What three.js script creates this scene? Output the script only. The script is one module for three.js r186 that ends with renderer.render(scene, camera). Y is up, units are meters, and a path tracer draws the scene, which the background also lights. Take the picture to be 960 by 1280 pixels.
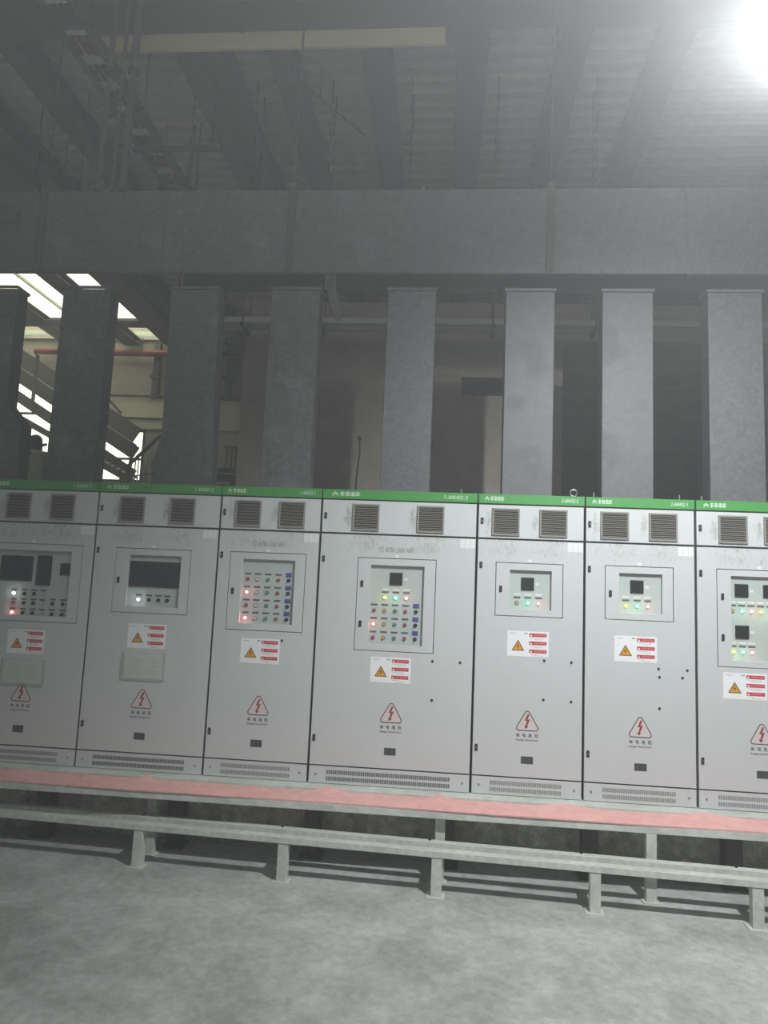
import * as THREE from 'three';
import { mergeGeometries } from 'three/addons/utils/BufferGeometryUtils.js';
import { RoundedBoxGeometry } from 'three/addons/geometries/RoundedBoxGeometry.js';

// ---------------------------------------------------------------- camera, sky, exposure
const scene = new THREE.Scene();
const camera = new THREE.PerspectiveCamera(71.4065, 960 / 1280, 0.05, 200);
camera.position.set(2.7584, 1.8712, 5.4176);
camera.rotation.order = 'YXZ';
camera.rotation.set(0.12152, 0.08723, 0.0435);
camera.updateMatrixWorld();
const renderer = new THREE.WebGLRenderer({ antialias: true });
renderer.toneMapping = THREE.LinearToneMapping;
renderer.toneMappingExposure = 0.92;
renderer.shadowMap.enabled = true;
scene.background = new THREE.Color().setRGB(3.3, 3.35, 2.85);      // overcast sky outside the roof lights
scene.fog = new THREE.FogExp2(new THREE.Color(0.96, 0.97, 1.0), 0.02);   // dusty, steamy air of the hall

// the high-bay key lamp, then an added unseen floodlight that makes the haze glow
const LAMPS = [
  { at: [4.5, 4.9, 3.3], aim: [4.5, 1.0, 0.2], power: 90, angle: 0.98, radius: 3, label: 'aluminium high-bay lamp hanging above the aisle in front of the cabinets' },
  { at: [5.2, 5.7, 0.65], aim: [3.4, 5.1, 3.6], power: 560, angle: 0.87, radius: 4, label: 'floodlight added out of view at the upper right to make the haze glow' },
];

// ---------------------------------------------------------------- helpers
const V = (x, y, z) => new THREE.Vector3(x, y, z);
function rng(seed) { let s = seed >>> 0; return () => { s = (s * 1664525 + 1013904223) >>> 0; return s / 4294967296; }; }
const flat = (g) => (g.index ? g.toNonIndexed() : g);
const clean = (g) => { const h = flat(g); for (const k of Object.keys(h.attributes)) if (!['position', 'normal', 'uv'].includes(k)) h.deleteAttribute(k); return h; };
const merge = (list) => (list.length === 1 ? clean(list[0]) : mergeGeometries(list.map(clean)));
const bx = (x0, x1, y0, y1, z0, z1) => new THREE.BoxGeometry(x1 - x0, y1 - y0, z1 - z0).translate((x0 + x1) / 2, (y0 + y1) / 2, (z0 + z1) / 2);
const rb = (x0, x1, y0, y1, z0, z1, r = 0.004) => new RoundedBoxGeometry(x1 - x0, y1 - y0, z1 - z0, 2, r).translate((x0 + x1) / 2, (y0 + y1) / 2, (z0 + z1) / 2);
const cyl = (r0, r1, h, n = 16) => new THREE.CylinderGeometry(r0, r1, h, n);
const cylZ = (r0, r1, h, n = 16) => cyl(r0, r1, h, n).rotateX(Math.PI / 2);      // r0 faces +z
function rod(a, b, r, n = 10) {
  const d = b.clone().sub(a), g = cyl(r, r, d.length(), n);
  g.applyQuaternion(new THREE.Quaternion().setFromUnitVectors(V(0, 1, 0), d.clone().normalize()));
  return g.translate((a.x + b.x) / 2, (a.y + b.y) / 2, (a.z + b.z) / 2);
}
function bar(a, b, w, h) {                                    // rectangular bar from a to b, h measured upwards
  const d = b.clone().sub(a), g = new THREE.BoxGeometry(w, h, d.length());
  const m = new THREE.Matrix4().lookAt(a, b, V(0, 1, 0)); g.applyMatrix4(m);
  return g.translate((a.x + b.x) / 2, (a.y + b.y) / 2, (a.z + b.z) / 2);
}
function metreUV(g, s = 1, du = 0, dv = 0) {                                  // uv in metres by the way each face points
  const h = clean(g), p = h.attributes.position, n = h.attributes.normal, uv = new Float32Array(p.count * 2);
  for (let i = 0; i < p.count; i++) {
    const ax = Math.abs(n.getX(i)), ay = Math.abs(n.getY(i)), az = Math.abs(n.getZ(i));
    let u = p.getX(i), v = p.getY(i);
    if (ay > ax && ay > az) v = p.getZ(i); else if (ax > az) u = p.getZ(i);
    uv[2 * i] = u * s + du; uv[2 * i + 1] = v * s + dv;
  }
  h.setAttribute('uv', new THREE.BufferAttribute(uv, 2));
  return h;
}
const used = {};
function numbered(name) { const k = used[name] = (used[name] ?? -1) + 1; return k ? `${name}_${String(k).padStart(3, '0')}` : name; }
function obj(name, geo, mat, parent = scene) {
  const m = new THREE.Mesh(Array.isArray(geo) ? merge(geo) : geo, mat);
  m.name = parent === scene ? numbered(name) : name; m.castShadow = m.receiveShadow = true; parent.add(m);
  return m;
}
function tag(o, label, category, group) { o.userData.label = label; o.userData.category = category; if (group) o.userData.group = group; return o; }
function struct(name, geo, mat, label, category) {
  const o = obj(name, geo, mat); o.userData.kind = 'structure';
  if (label) o.userData.label = label; if (category) o.userData.category = category;
  return o;
}
function thing(name, label, category, [x, y, z] = [0, 0, 0], group) {
  const o = new THREE.Group(); o.name = numbered(name); o.position.set(x, y, z); scene.add(o);
  return tag(o, label, category, group);
}
function frame(w0, w1, h0, h1, holes, depth, bevel = 0.0015) {         // plate with rectangular holes, front face at z = 0
  const s = new THREE.Shape([[w0, h0], [w1, h0], [w1, h1], [w0, h1]].map(([a, b]) => new THREE.Vector2(a, b)));
  for (const [a, b, c, d] of holes) s.holes.push(new THREE.Path([[a, c], [a, d], [b, d], [b, c]].map(([p, q]) => new THREE.Vector2(p, q))));
  return new THREE.ExtrudeGeometry(s, { depth: depth - 2 * bevel, bevelEnabled: bevel > 0, bevelThickness: bevel, bevelSize: bevel, bevelOffset: -bevel, bevelSegments: 1 }).translate(0, 0, -depth + bevel);
}

// ---------------------------------------------------------------- textures
function canvasTex(w, h, draw, srgb = true) {
  const c = document.createElement('canvas'); c.width = w; c.height = h;
  draw(c.getContext('2d'), w, h);
  const t = new THREE.CanvasTexture(c);
  if (srgb) t.colorSpace = THREE.SRGBColorSpace;
  t.anisotropy = 8;
  return t;
}
function valueNoise(n, cells, seed) {
  const r = rng(seed), g = Array.from({ length: cells * cells }, r), out = new Float32Array(n * n), f = (t) => t * t * (3 - 2 * t);
  for (let y = 0; y < n; y++) for (let x = 0; x < n; x++) {
    const u = x / n * cells, v = y / n * cells, i = Math.floor(u), j = Math.floor(v), a = f(u - i), b = f(v - j), i1 = (i + 1) % cells, j1 = (j + 1) % cells;
    out[y * n + x] = (g[j * cells + i] * (1 - a) + g[j * cells + i1] * a) * (1 - b) + (g[j1 * cells + i] * (1 - a) + g[j1 * cells + i1] * a) * b;
  }
  return out;
}
function noiseTex(n, layers, base, amp, tint, seed, post) {            // layers: [cells, weight]
  const maps = layers.map(([c, w], k) => [valueNoise(n, c, seed + 17 * k), w]), d = new Uint8Array(n * n * 4), r = rng(seed + 5);
  for (let i = 0; i < n * n; i++) {
    let v = 0; for (const [m, w] of maps) v += (m[i] - 0.5) * w;
    v += (r() - 0.5) * 0.12;
    if (post) v = post(v, i);
    for (let k = 0; k < 3; k++) d[4 * i + k] = Math.max(0, Math.min(255, base[k] + v * amp * tint[k]));
    d[4 * i + 3] = 255;
  }
  const t = new THREE.DataTexture(d, n, n); t.wrapS = t.wrapT = THREE.RepeatWrapping; t.magFilter = THREE.LinearFilter; t.minFilter = THREE.LinearMipmapLinearFilter; t.generateMipmaps = true;
  t.colorSpace = THREE.SRGBColorSpace; t.needsUpdate = true;
  return t;
}
const rep = (t, s, u = s) => { const c = t.clone(); c.repeat.set(s, u); c.needsUpdate = true; return c; };
const floorMap = noiseTex(1024, [[5, 0.5], [14, 0.5], [60, 0.45], [220, 0.3]], [176, 178, 175], 46, [1, 1, 1.02], 3);
const wallMap = noiseTex(512, [[4, 0.6], [17, 0.5], [80, 0.3]], [172, 165, 153], 26, [1, 1, 1], 11);
const roughMap = noiseTex(512, [[6, 0.8], [22, 0.8], [90, 0.6]], [182, 181, 173], 60, [1, 1, 1], 23);
const rustMap = noiseTex(256, [[6, 0.8], [30, 0.6]], [72, 68, 61], 30, [1.1, 1, 0.9], 31);
const steelMap = noiseTex(256, [[4, 0.5], [24, 0.6], [80, 0.4]], [204, 206, 199], 30, [1, 1, 0.98], 41);
const deckMap = noiseTex(256, [[4, 0.5], [30, 0.5]], [205, 207, 196], 22, [1, 1, 1], 47);
const matMap = noiseTex(512, [[5, 0.7], [26, 0.7], [110, 0.5]], [236, 180, 174], 20, [0.8, 1, 1], 53);
// zinc: patches (spangle) of differing tone with some pale oxide stains
const zinc = (() => {
  const n = 512, r = rng(77), pts = Array.from({ length: 900 }, () => [r() * n, r() * n, r()]), stain = valueNoise(n, 6, 81), fine = valueNoise(n, 40, 83);
  const grid = {}; pts.forEach((p) => { const k = Math.floor(p[0] / 32) + 16 * Math.floor(p[1] / 32); (grid[k] ??= []).push(p); });
  const col = new Uint8Array(n * n * 4), ro = new Uint8Array(n * n * 4);
  for (let y = 0; y < n; y++) for (let x = 0; x < n; x++) {
    let best = 1e9, tone = 0.5; const gx = Math.floor(x / 32), gy = Math.floor(y / 32);
    for (let a = -2; a <= 2; a++) for (let b = -2; b <= 2; b++) for (const p of grid[((gx + a + 16) % 16) + 16 * ((gy + b + 16) % 16)] ?? []) {
      let dx = Math.abs(p[0] - x), dy = Math.abs(p[1] - y); dx = Math.min(dx, n - dx); dy = Math.min(dy, n - dy);
      const d = dx * dx + dy * dy; if (d < best) { best = d; tone = p[2]; }
    }
    const i = y * n + x, s = Math.max(0, stain[i] - 0.62) * 2.2, v = 0.41 + (tone - 0.5) * 0.045 + (fine[i] - 0.5) * 0.05 + s * 0.12;
    col[4 * i] = 255 * Math.min(1, v * 0.985); col[4 * i + 1] = 255 * Math.min(1, v); col[4 * i + 2] = 255 * Math.min(1, v * 1.01); col[4 * i + 3] = 255;
    ro[4 * i] = ro[4 * i + 1] = ro[4 * i + 2] = 255 * Math.min(1, 0.6 + (tone - 0.5) * 0.07 + (fine[i] - 0.5) * 0.1 + s * 0.4); ro[4 * i + 3] = 255;
  }
  const mk = (d, srgb) => { const t = new THREE.DataTexture(d, n, n); t.wrapS = t.wrapT = THREE.RepeatWrapping; t.magFilter = THREE.LinearFilter; t.minFilter = THREE.LinearMipmapLinearFilter; t.generateMipmaps = true; if (srgb) t.colorSpace = THREE.SRGBColorSpace; t.needsUpdate = true; return t; };
  return { map: mk(col, true), rough: mk(ro, false) };
})();

// ---------------------------------------------------------------- materials
const std = (o) => new THREE.MeshStandardMaterial({ roughness: 0.7, metalness: 0, ...o });
const M = {
  floor: std({ map: rep(floorMap, 0.45), roughness: 0.9, bumpMap: rep(floorMap, 0.45), bumpScale: 0.002 }),
  wall: std({ map: rep(wallMap, 0.4), roughness: 0.92 }),
  hallWall: std({ color: '#4c4d4a', roughness: 0.95 }),  // dark tone on the unseen walls, chosen to cut the light they bounce back
  deck: std({ map: rep(deckMap, 0.5), roughness: 0.6, metalness: 0.1 }),
  beam: std({ color: '#54554e', roughness: 0.75 }),
  cream: std({ color: '#e6dbb0', roughness: 0.7 }),
  concrete: std({ map: rep(roughMap, 0.9), roughness: 0.95, bumpMap: rep(roughMap, 0.9), bumpScale: 0.006 }),
  zinc: std({ map: rep(zinc.map, 1.1), roughnessMap: rep(zinc.rough, 1.1), roughness: 1, metalness: 0.3 }),
  steel: std({ map: rep(steelMap, 1.4), roughness: 0.65 }),
  post: std({ map: rep(rustMap, 2), roughness: 0.85 }),
  mat: std({ map: rep(matMap, 0.8), roughness: 0.85 }),
  carcass: std({ color: '#4b4d4f', roughness: 0.8 }),
  paint: std({ color: '#cacdce', roughness: 0.5 }),
  inner: std({ color: '#bfc9c5', roughness: 0.55 }),
  black: std({ color: '#141515', roughness: 0.5 }),
  rubber: std({ color: '#1b1b1b', roughness: 0.8 }),
  meter: std({ color: '#1b2324', roughness: 0.25 }),
  screen: std({ color: '#20272b', roughness: 0.18 }),
  grille: std({ color: '#8d8a83', roughness: 0.85 }),
  filter: std({ color: '#211f1d', roughness: 1 }),
  plateBlue: std({ color: '#4a4a9a', roughness: 0.5 }),
  plateDark: std({ color: '#5a5a68', roughness: 0.5 }),
  plateWhite: std({ color: '#e6e8e6', roughness: 0.5 }),
  chrome: std({ color: '#9a9c9c', roughness: 0.3, metalness: 0.9 }),
  slot: std({ color: '#8f918f', roughness: 0.8 }),
  slotDark: std({ color: '#6d6f6d', roughness: 0.8 }),
  red: std({ color: '#b8353f', roughness: 0.4 }), green: std({ color: '#4f8f72', roughness: 0.4 }), amber: std({ color: '#c9a45a', roughness: 0.4 }), pale: std({ color: '#d9cfc8', roughness: 0.4 }),
  redPipe: std({ color: '#8f2f2c', roughness: 0.6 }),
  tank: std({ color: '#c3c6b4', roughness: 0.55 }),
  darkSteel: std({ color: '#3d3e3a', roughness: 0.7 }),
  rail: std({ color: '#d6d6cc', roughness: 0.5 }),
  glass: new THREE.MeshPhysicalMaterial({ color: '#ffffff', roughness: 0.03, metalness: 0, transmission: 1, thickness: 0, ior: 1.45 }),
  sheet: new THREE.MeshPhysicalMaterial({ color: '#fbfbf2', roughness: 0.12, transmission: 1, thickness: 0, ior: 1.4 }),
  pocket: new THREE.MeshPhysicalMaterial({ color: '#f6f8f6', roughness: 0.2, transmission: 0.85, thickness: 0 }),
  paper: std({ color: '#ffffff', roughness: 0.7, map: canvasTex(256, 160, (c) => { c.fillStyle = '#ecedea'; c.fillRect(0, 0, 256, 160); c.fillStyle = '#c3c5c2'; for (let k = 0; k < 7; k++) { c.fillRect(30, 24 + k * 17, 60 + (k * 53) % 90, 4); c.fillRect(170, 24 + k * 17, 30 + (k * 31) % 40, 4); } }) }),
  orange: std({ color: '#9a4a25', roughness: 0.7 }),
};
const GLOW = {
  red: [5.5, 1.5, 1.5], green: [0.7, 5, 3], amber: [4, 3, 0.5], white: [5, 5.2, 5.4],
};
const glowMat = {};
for (const k in GLOW) glowMat[k] = std({ color: { red: '#c03038', green: '#3fae7c', amber: '#c8a030', white: '#e0e4e8' }[k], roughness: 0.3, emissive: new THREE.Color().setRGB(...GLOW[k]), emissiveIntensity: 1 });

// ---------------------------------------------------------------- the lamps
function highBay({ at, aim, power, angle, radius, label }) {
  const t = thing('high_bay_or_added_lamp', label, 'lamp', at, 'hall lamps'), dir = V(...aim).sub(V(...at)).normalize(), turn = new THREE.Quaternion().setFromUnitVectors(V(0, -1, 0), dir);
  const prof = [[0.05, 0.34], [0.09, 0.33], [0.11, 0.2], [0.2, 0.12], [0.27, 0.0], [0.262, 0.0], [0.19, 0.11], [0.1, 0.18], [0.02, 0.19]].map(([a, b]) => new THREE.Vector2(a, b));
  obj('reflector', new THREE.LatheGeometry(prof, 32).applyQuaternion(turn), std({ color: '#b9bcbd', metalness: 0.8, roughness: 0.35, side: THREE.DoubleSide }), t);
  const top = V(0, 0.33, 0).applyQuaternion(turn);
  obj('hanger_rod', rod(top, V(top.x, 7.8 - at[1], top.z), 0.012), M.darkSteel, t);
  obj('lamp_lens', cyl(0.2, 0.2, 0.012, 32).translate(0, 0.1, 0).applyQuaternion(turn), std({ color: '#ffffff', emissive: new THREE.Color().setRGB(1, 1, 1.04), emissiveIntensity: 4 }), t);
  const l = new THREE.SpotLight(new THREE.Color(0.97, 1, 1), power, 0, angle, 1, 2);
  l.position.copy(V(...at).addScaledVector(dir, 0.02)); l.target.position.set(...aim);
  l.castShadow = true; l.shadow.radius = radius; l.shadow.mapSize.set(2048, 2048);
  scene.add(l, l.target);
}
LAMPS.forEach(highBay);

// ---------------------------------------------------------------- the hall
const XL = -12, XR = 9, ZB = -10.6, ZF = 9, CE = 7.8;
struct('floor', metreUV(bx(XL - 0.2, XR + 0.2, -0.2, 0, ZB - 0.2, ZF + 0.2)), M.floor, 'pale dusty concrete floor of the hall', 'floor');
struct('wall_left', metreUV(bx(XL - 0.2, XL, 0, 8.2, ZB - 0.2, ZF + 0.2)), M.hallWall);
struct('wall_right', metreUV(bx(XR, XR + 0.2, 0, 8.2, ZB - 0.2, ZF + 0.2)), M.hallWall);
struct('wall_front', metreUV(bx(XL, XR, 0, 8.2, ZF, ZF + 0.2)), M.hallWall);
// far wall with two window openings, seen between the risers on the left
{
  const g = frame(XL, XR, 0, 8.2, [[-9, -6.3, 4.4, 6.75], [-6.1, -4.4, 4.35, 5.6]], 0.2, 0).translate(0, 0, ZB);
  struct('wall_back', metreUV(g), M.wall, 'grey far wall of the hall', 'wall');
  const win = (name, x0, x1, y0, y1, ys, xs) => {
    const t = new THREE.Group(); t.name = name; t.userData.kind = 'structure'; t.userData.label = x0 < -8 ? 'large bright window in the far wall behind the stair' : 'small bright window in the far wall under the stair'; t.userData.category = 'window'; scene.add(t);
    obj('window_frame', frame(x0, x1, y0, y1, [[x0 + 0.05, x1 - 0.05, y0 + 0.05, y1 - 0.05]], 0.06, 0).translate(0, 0, ZB + 0.02), M.darkSteel, t);
    ys.forEach((y) => obj('transom', bx(x0, x1, y - 0.025, y + 0.025, ZB - 0.04, ZB + 0.02), M.darkSteel, t));
    const cols = [x0, ...xs, x1];
    xs.forEach((x) => obj('mullion', bx(x - 0.02, x + 0.02, y0, y1, ZB - 0.04, ZB + 0.02), M.darkSteel, t));
    for (let i = 0; i + 1 < cols.length; i++) obj('pane', bx(cols[i], cols[i + 1], y0, y1, ZB - 0.02, ZB - 0.014), M.sheet, t);
  };
  win('window_1', -9, -6.3, 4.4, 6.75, [5.95], []);
  win('window_2', -6.1, -4.4, 4.35, 5.6, [4.9], []);
}
// corrugated roof deck: trapezoid ribs along x, with an opening for the roof lights
const SKY = { x0: -9.5, x1: -3.95, z0: -10.5, z1: -6.2 };
function ribs(x0, x1, z0, z1) {
  const P = 0.21, H = 0.055, pos = [], pts = [];
  for (let z = z0; z < z1 - 1e-6; z += P) for (const [a, h] of [[0, 0], [0.09, 0], [0.115, H], [0.185, H]]) pts.push([Math.min(z + a, z1), h]);
  pts.push([z1, 0]);
  for (let i = 0; i + 1 < pts.length; i++) {
    const [za, ha] = pts[i], [zb, hb] = pts[i + 1];
    pos.push(x0, CE + ha, za, x1, CE + ha, za, x1, CE + hb, zb, x0, CE + ha, za, x1, CE + hb, zb, x0, CE + hb, zb);
  }
  const g = new THREE.BufferGeometry(); g.setAttribute('position', new THREE.Float32BufferAttribute(pos, 3)); g.computeVertexNormals();
  return metreUV(g);
}
{
  const parts = [[XL, SKY.x0, ZB, ZF], [SKY.x0, SKY.x1, ZB, SKY.z0], [SKY.x0, SKY.x1, SKY.z1, ZF], [SKY.x1, XR, ZB, ZF]];
  const c = struct('ceiling', parts.map(([a, b, z0, z1]) => metreUV(bx(a, b, CE + 0.06, CE + 0.2, z0, z1))), M.deck, 'corrugated steel deck of the ceiling', 'ceiling');
  obj('rib_sheet', parts.map(([a, b, z0, z1]) => ribs(a, b, z0, z1)), std({ map: rep(deckMap, 0.5), roughness: 0.6, metalness: 0.1, side: THREE.DoubleSide }), c);
}
{
  const t = new THREE.Group(); t.name = 'window_3'; t.userData = { kind: 'structure', label: 'bright roof light panels in the ceiling above the stair', category: 'roof light' }; scene.add(t);
  for (let x = SKY.x0; x < SKY.x1 - 0.01; x += 0.925) obj('pane', bx(x + 0.02, x + 0.905, CE + 0.1, CE + 0.106, SKY.z0, SKY.z1), M.sheet, t);
  for (let x = SKY.x0; x < SKY.x1 + 0.01; x += 0.925) obj('glazing_bar', bx(x - 0.02, x + 0.02, CE + 0.07, CE + 0.13, SKY.z0, SKY.z1), M.rail, t);
}
// I-beams under the deck, running away from the viewer
function beamZ(x, w, h, z0, z1, label, y1 = CE) {
  const t = 0.018;
  const o = struct('roof_beam', [bx(x - w / 2, x + w / 2, y1 - h, y1 - h + t, z0, z1), bx(x - w / 2, x + w / 2, y1 - t, y1, z0, z1), bx(x - 0.007, x + 0.007, y1 - h, y1, z0, z1)], M.beam, label, 'beam');
  return o;
}
const ord = ['first', 'second', 'third', 'fourth', 'fifth', 'sixth', 'seventh', 'eighth', 'ninth', 'tenth', 'eleventh'];
[[-2.98, 0.22], [-2.02, 0.24], [-0.14, 0.24], [0.16, 0.18], [0.86, 0.26], [1.88, 0.28], [2.88, 0.32], [3.9, 0.28], [4.9, 0.28]].forEach(([x, w], i) =>
  beamZ(x, w, 0.32, -10.5, -0.95, `${ord[i]} grey steel roof beam from the left, under the corrugated deck`));
beamZ(-4.85, 0.4, 0.16, -10.5, -3, 'wide roof beam crossing the roof lights, far left');
beamZ(-3.72, 0.6, 0.16, -10.5, -3, 'widest roof beam beside the roof lights');
beamZ(-6.4, 0.4, 0.14, -10.5, -8, 'short far roof beam under the roof lights');
struct('roof_girder', [bx(XL, XR, 7.42, 7.45, -0.95, -0.55), bx(XL, XR, 7.42, CE, -0.76, -0.74)], M.beam, 'dark roof girder along the top of the picture', 'girder');
struct('trim_1', bx(-1.2, 2.6, 7.24, 7.42, -0.93, -0.9), M.cream, 'cream strip below the roof girder', 'trim');  // pale cream strip just under the girder
struct('cross_girder', [bx(-10, 0.3, 7.66, 7.8, -9.24, -9.2), bx(-10, 0.3, 7.66, 7.68, -9.4, -9.0)], M.beam, 'grey girder crossing under the far roof lights', 'girder');

// partition wall behind the risers with a dark opening on its right
{
  const g = frame(0.34, XR, 0, 5.3, [[4.02, 8.4, 0.001, 4.86]], 0.2, 0).translate(0, 0, -2.5);
  struct('wall_partition', metreUV(g), M.wall, 'plain grey wall behind the duct risers', 'wall');
  struct('wall_side', metreUV(bx(0.34, 0.54, 0, 5.3, ZB, -2.7)), M.wall);
  struct('roof_slab', metreUV(bx(0.54, XR, 5.2, 5.3, ZB, -2.7)), M.wall, 'flat slab roofing the room behind the partition wall', 'slab');
}
{
  const t = thing('wall_louvre', 'grey ventilation louvre set in the wall between two risers', 'louvre', [2.89, 4.21, -2.5]);
  obj('louvre_frame', frame(0, 0.465, 0, 0.205, [[0.015, 0.45, 0.015, 0.19]], 0.03, 0).translate(0, 0, 0.025), M.darkSteel, t);
  obj('backing', bx(0.01, 0.455, 0.01, 0.195, 0.001, 0.006), M.filter, t);
  for (let k = 0; k < 6; k++) obj('slat', new THREE.BoxGeometry(0.435, 0.003, 0.03).rotateX(0.7).translate(0.2325, 0.03 + k * 0.029, 0.011), M.darkSteel, t);
}
// cable tray on hangers in front of that wall
{
  const t = thing('cable_tray', 'long pale cable tray running behind the tops of the risers', 'cable tray', [0, 4.87, -2.2]);
  obj('tray_channel', [bx(-0.4, 8.6, 0, 0.006, -0.12, 0.12), bx(-0.4, 8.6, 0, 0.075, 0.114, 0.12), bx(-0.4, 8.6, 0, 0.075, -0.12, -0.114)], M.steel, t);
  for (const x of [-0.335, 0.423, 1.301, 2.219, 3.2, 4.3]) for (const z of [-0.13, 0.13]) obj('hanger_rod', rod(V(x, -0.03, z), V(x, CE - 4.87, z), 0.009), M.darkSteel, t);
  for (const x of [-0.335, 0.423, 1.301, 2.219, 3.2, 4.3]) obj('cross_bar', bx(x - 0.02, x + 0.02, -0.04, 0, -0.16, 0.16), M.darkSteel, t);
}
{
  const t = thing('ceiling_ladder', 'cable ladder with rungs slung under the roof at upper left', 'cable ladder', [0, 6.95, 0]);
  const x0 = -0.93, x1 = -0.66;
  for (const x of [x0, x1]) obj('side_rail', [bx(x - 0.012, x + 0.012, -0.01, 0.1, -3.4, 0.6), bx(x - 0.03, x + 0.03, -0.014, 0, -3.4, 0.6)], M.beam, t);
  for (let z = 0.4; z > -3.3; z -= 0.36) obj('rung', bx(x0, x1, 0.01, 0.04, z - 0.045, z + 0.045), M.steel, t);
  for (const [z, x] of [[-0.2, x0 - 0.05], [-1.4, x0 - 0.05], [-2.8, x0 - 0.05], [-0.2, x1 + 0.05], [-1.4, x1 + 0.05], [-2.8, x1 + 0.05]]) obj('hanger_rod', rod(V(x, -0.05, z), V(x, CE - 6.95, z), 0.009), M.darkSteel, t);
  for (const z of [-0.2, -1.4, -2.8]) obj('cross_bar', bx(x0 - 0.08, x1 + 0.08, -0.06, -0.02, z - 0.02, z + 0.02), M.darkSteel, t);
  const c = obj('cable_bundle', [[0.07, 0.02], [0.13, 0.026], [0.19, 0.02]].map(([d, r], i) => new THREE.TubeGeometry(new THREE.CatmullRomCurve3([V(x0 + d, 0.06, 0.6), V(x0 + d + 0.01, 0.065, -0.8), V(x0 + d - 0.01, 0.06, -2.2), V(x0 + d + 0.02, 0.05, -3.4)]), 24, r, 8)), M.black, t);
  obj('cable_end', [new THREE.TubeGeometry(new THREE.CatmullRomCurve3([V(-0.8, 0.06, -2.3), V(-0.78, 0.03, -2.7), V(-0.74, -0.15, -3.0), V(-0.7, -0.5, -3.1)]), 16, 0.03, 8)], M.orange, t);
}
{
  const t = thing('strut_bar', 'short horizontal strut hung from the roof beside the cable ladder', 'strut', [-1.0, 6.9, -2]);
  obj('strut', bx(0, 1.0, 0, 0.045, -0.03, 0.03), M.darkSteel, t);
  for (const x of [0.1, 0.94]) obj('hanger_rod', rod(V(x, 0, 0), V(x, 0.9, 0), 0.01), M.darkSteel, t);
}
// drop pipes standing on the main duct, and the thin rods
[[-0.494, 0.028, 'thick'], [-0.363, 0.016, 'thin'], [-0.263, 0.036, 'thickest']].forEach(([x, r, w]) => {
  const t = thing('drop_pipe', `${w} vertical pipe dropping from the roof onto the sheet band at left`, 'pipe', [x, 5.43, -0.425]);
  obj('pipe', rod(V(0, 0, 0), V(0, 2.36, 0), r, 14), M.beam, t);
  obj('clamp', [1.2].map((y) => cyl(r + 0.012, r + 0.012, 0.05, 14).translate(0, y, 0)), M.darkSteel, t);
  obj('foot_flange', cyl(r + 0.015, r + 0.015, 0.015, 14).translate(0, 0.0075, 0), M.darkSteel, t);
});
tag(obj('sprinkler_pipe', [rod(V(0.538, 7.42, -0.83), V(1.424, 7.42, -2.2), 0.012), rod(V(1.424, 7.42, -2.2), V(1.7, 7.42, -2.6), 0.012), rod(V(1.2, 7.42, -1.853), V(1.2, 7.8, -1.853), 0.006)], M.darkSteel), 'thin slanting pipe under the roof deck above the sheet band', 'pipe');
[[-2.283, 'leftmost'], [-2.12, 'second'], [-1.917, 'third'], [-1.715, 'fourth']].forEach(([x, w]) =>
  tag(obj('threaded_rod', [rod(V(x, 5.95, -2.2), V(x, 7.8, -2.2), 0.009), cyl(0.02, 0.02, 0.03, 8).translate(x, 5.97, -2.2)], M.darkSteel), `${w} of four thin rods hanging from the roof at far left`, 'rod', 'thin hanging rods at far left'));

// ---------------------------------------------------------------- main duct and risers
const ductG = (x0, x1, y0, y1, z0, z1) => metreUV(rb(x0, x1, y0, y1, z0, z1, 0.008));
{
  const t = thing('cladding_band', 'long galvanised sheet band running across above the risers', 'cladding', [0, 4.66, -0.4]);
  const joints = [-3.1, -1.95, -0.98, 0.17, 1.32, 2.47, 3.57, 4.7, 5.8, 6.9, 8.0], H = 0.77;
  for (let i = 0; i + 1 < joints.length; i++) obj('sheet_panel', ductG(joints[i] + 0.003, joints[i + 1] - 0.003, 0, H, -0.05, 0), M.zinc, t);
  for (const x of joints) obj('joint_strip', bx(x - 0.016, x + 0.016, -0.006, H + 0.006, 0, 0.008), M.zinc, t);
  for (const x of [-0.98, 1.32, 3.57]) {
    obj('hanger_strap', bx(x - 0.035, x + 0.035, -0.01, H + 0.05, 0.009, 0.02), M.beam, t);
    obj('hanger_rod', rod(V(x, H, -0.02), V(x, CE - 4.66, -0.02), 0.01), M.darkSteel, t);
  }
  for (const x of [0.72, 1.72]) obj('seam', bx(x - 0.006, x + 0.006, 0.005, H - 0.005, 0, 0.005), M.zinc, t);
  const d = obj('access_door', rb(-1.42, -1.18, 0.45, 0.62, 0, 0.02), M.beam, t);
  obj('latch', rb(-1.21, -1.19, 0.51, 0.55, 0.02, 0.032), M.darkSteel, d);
}
struct('roof_girder', [bx(0.15, XR, 4.79, 4.96, -1.0, -0.98), bx(0.15, XR, 4.79, 4.81, -1.1, -1.0)], M.beam, 'dark channel beam behind the tops of the risers', 'beam');
{
  const t = thing('brace_bracket', 'pale slanting bracket under the sheet band, right of the third full riser', 'bracket', [1.6, 4.62, -0.95]);
  obj('brace', bar(V(0, 0.18, 0), V(0.03, 0.02, -0.42), 0.07, 0.05), M.steel, t);
  obj('plate', bx(-0.05, 0.05, 0.14, 0.3, -0.01, 0.03), M.steel, t);
}
const cabNames = [];   // filled below; risers are described by the cabinet they stand on
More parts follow.
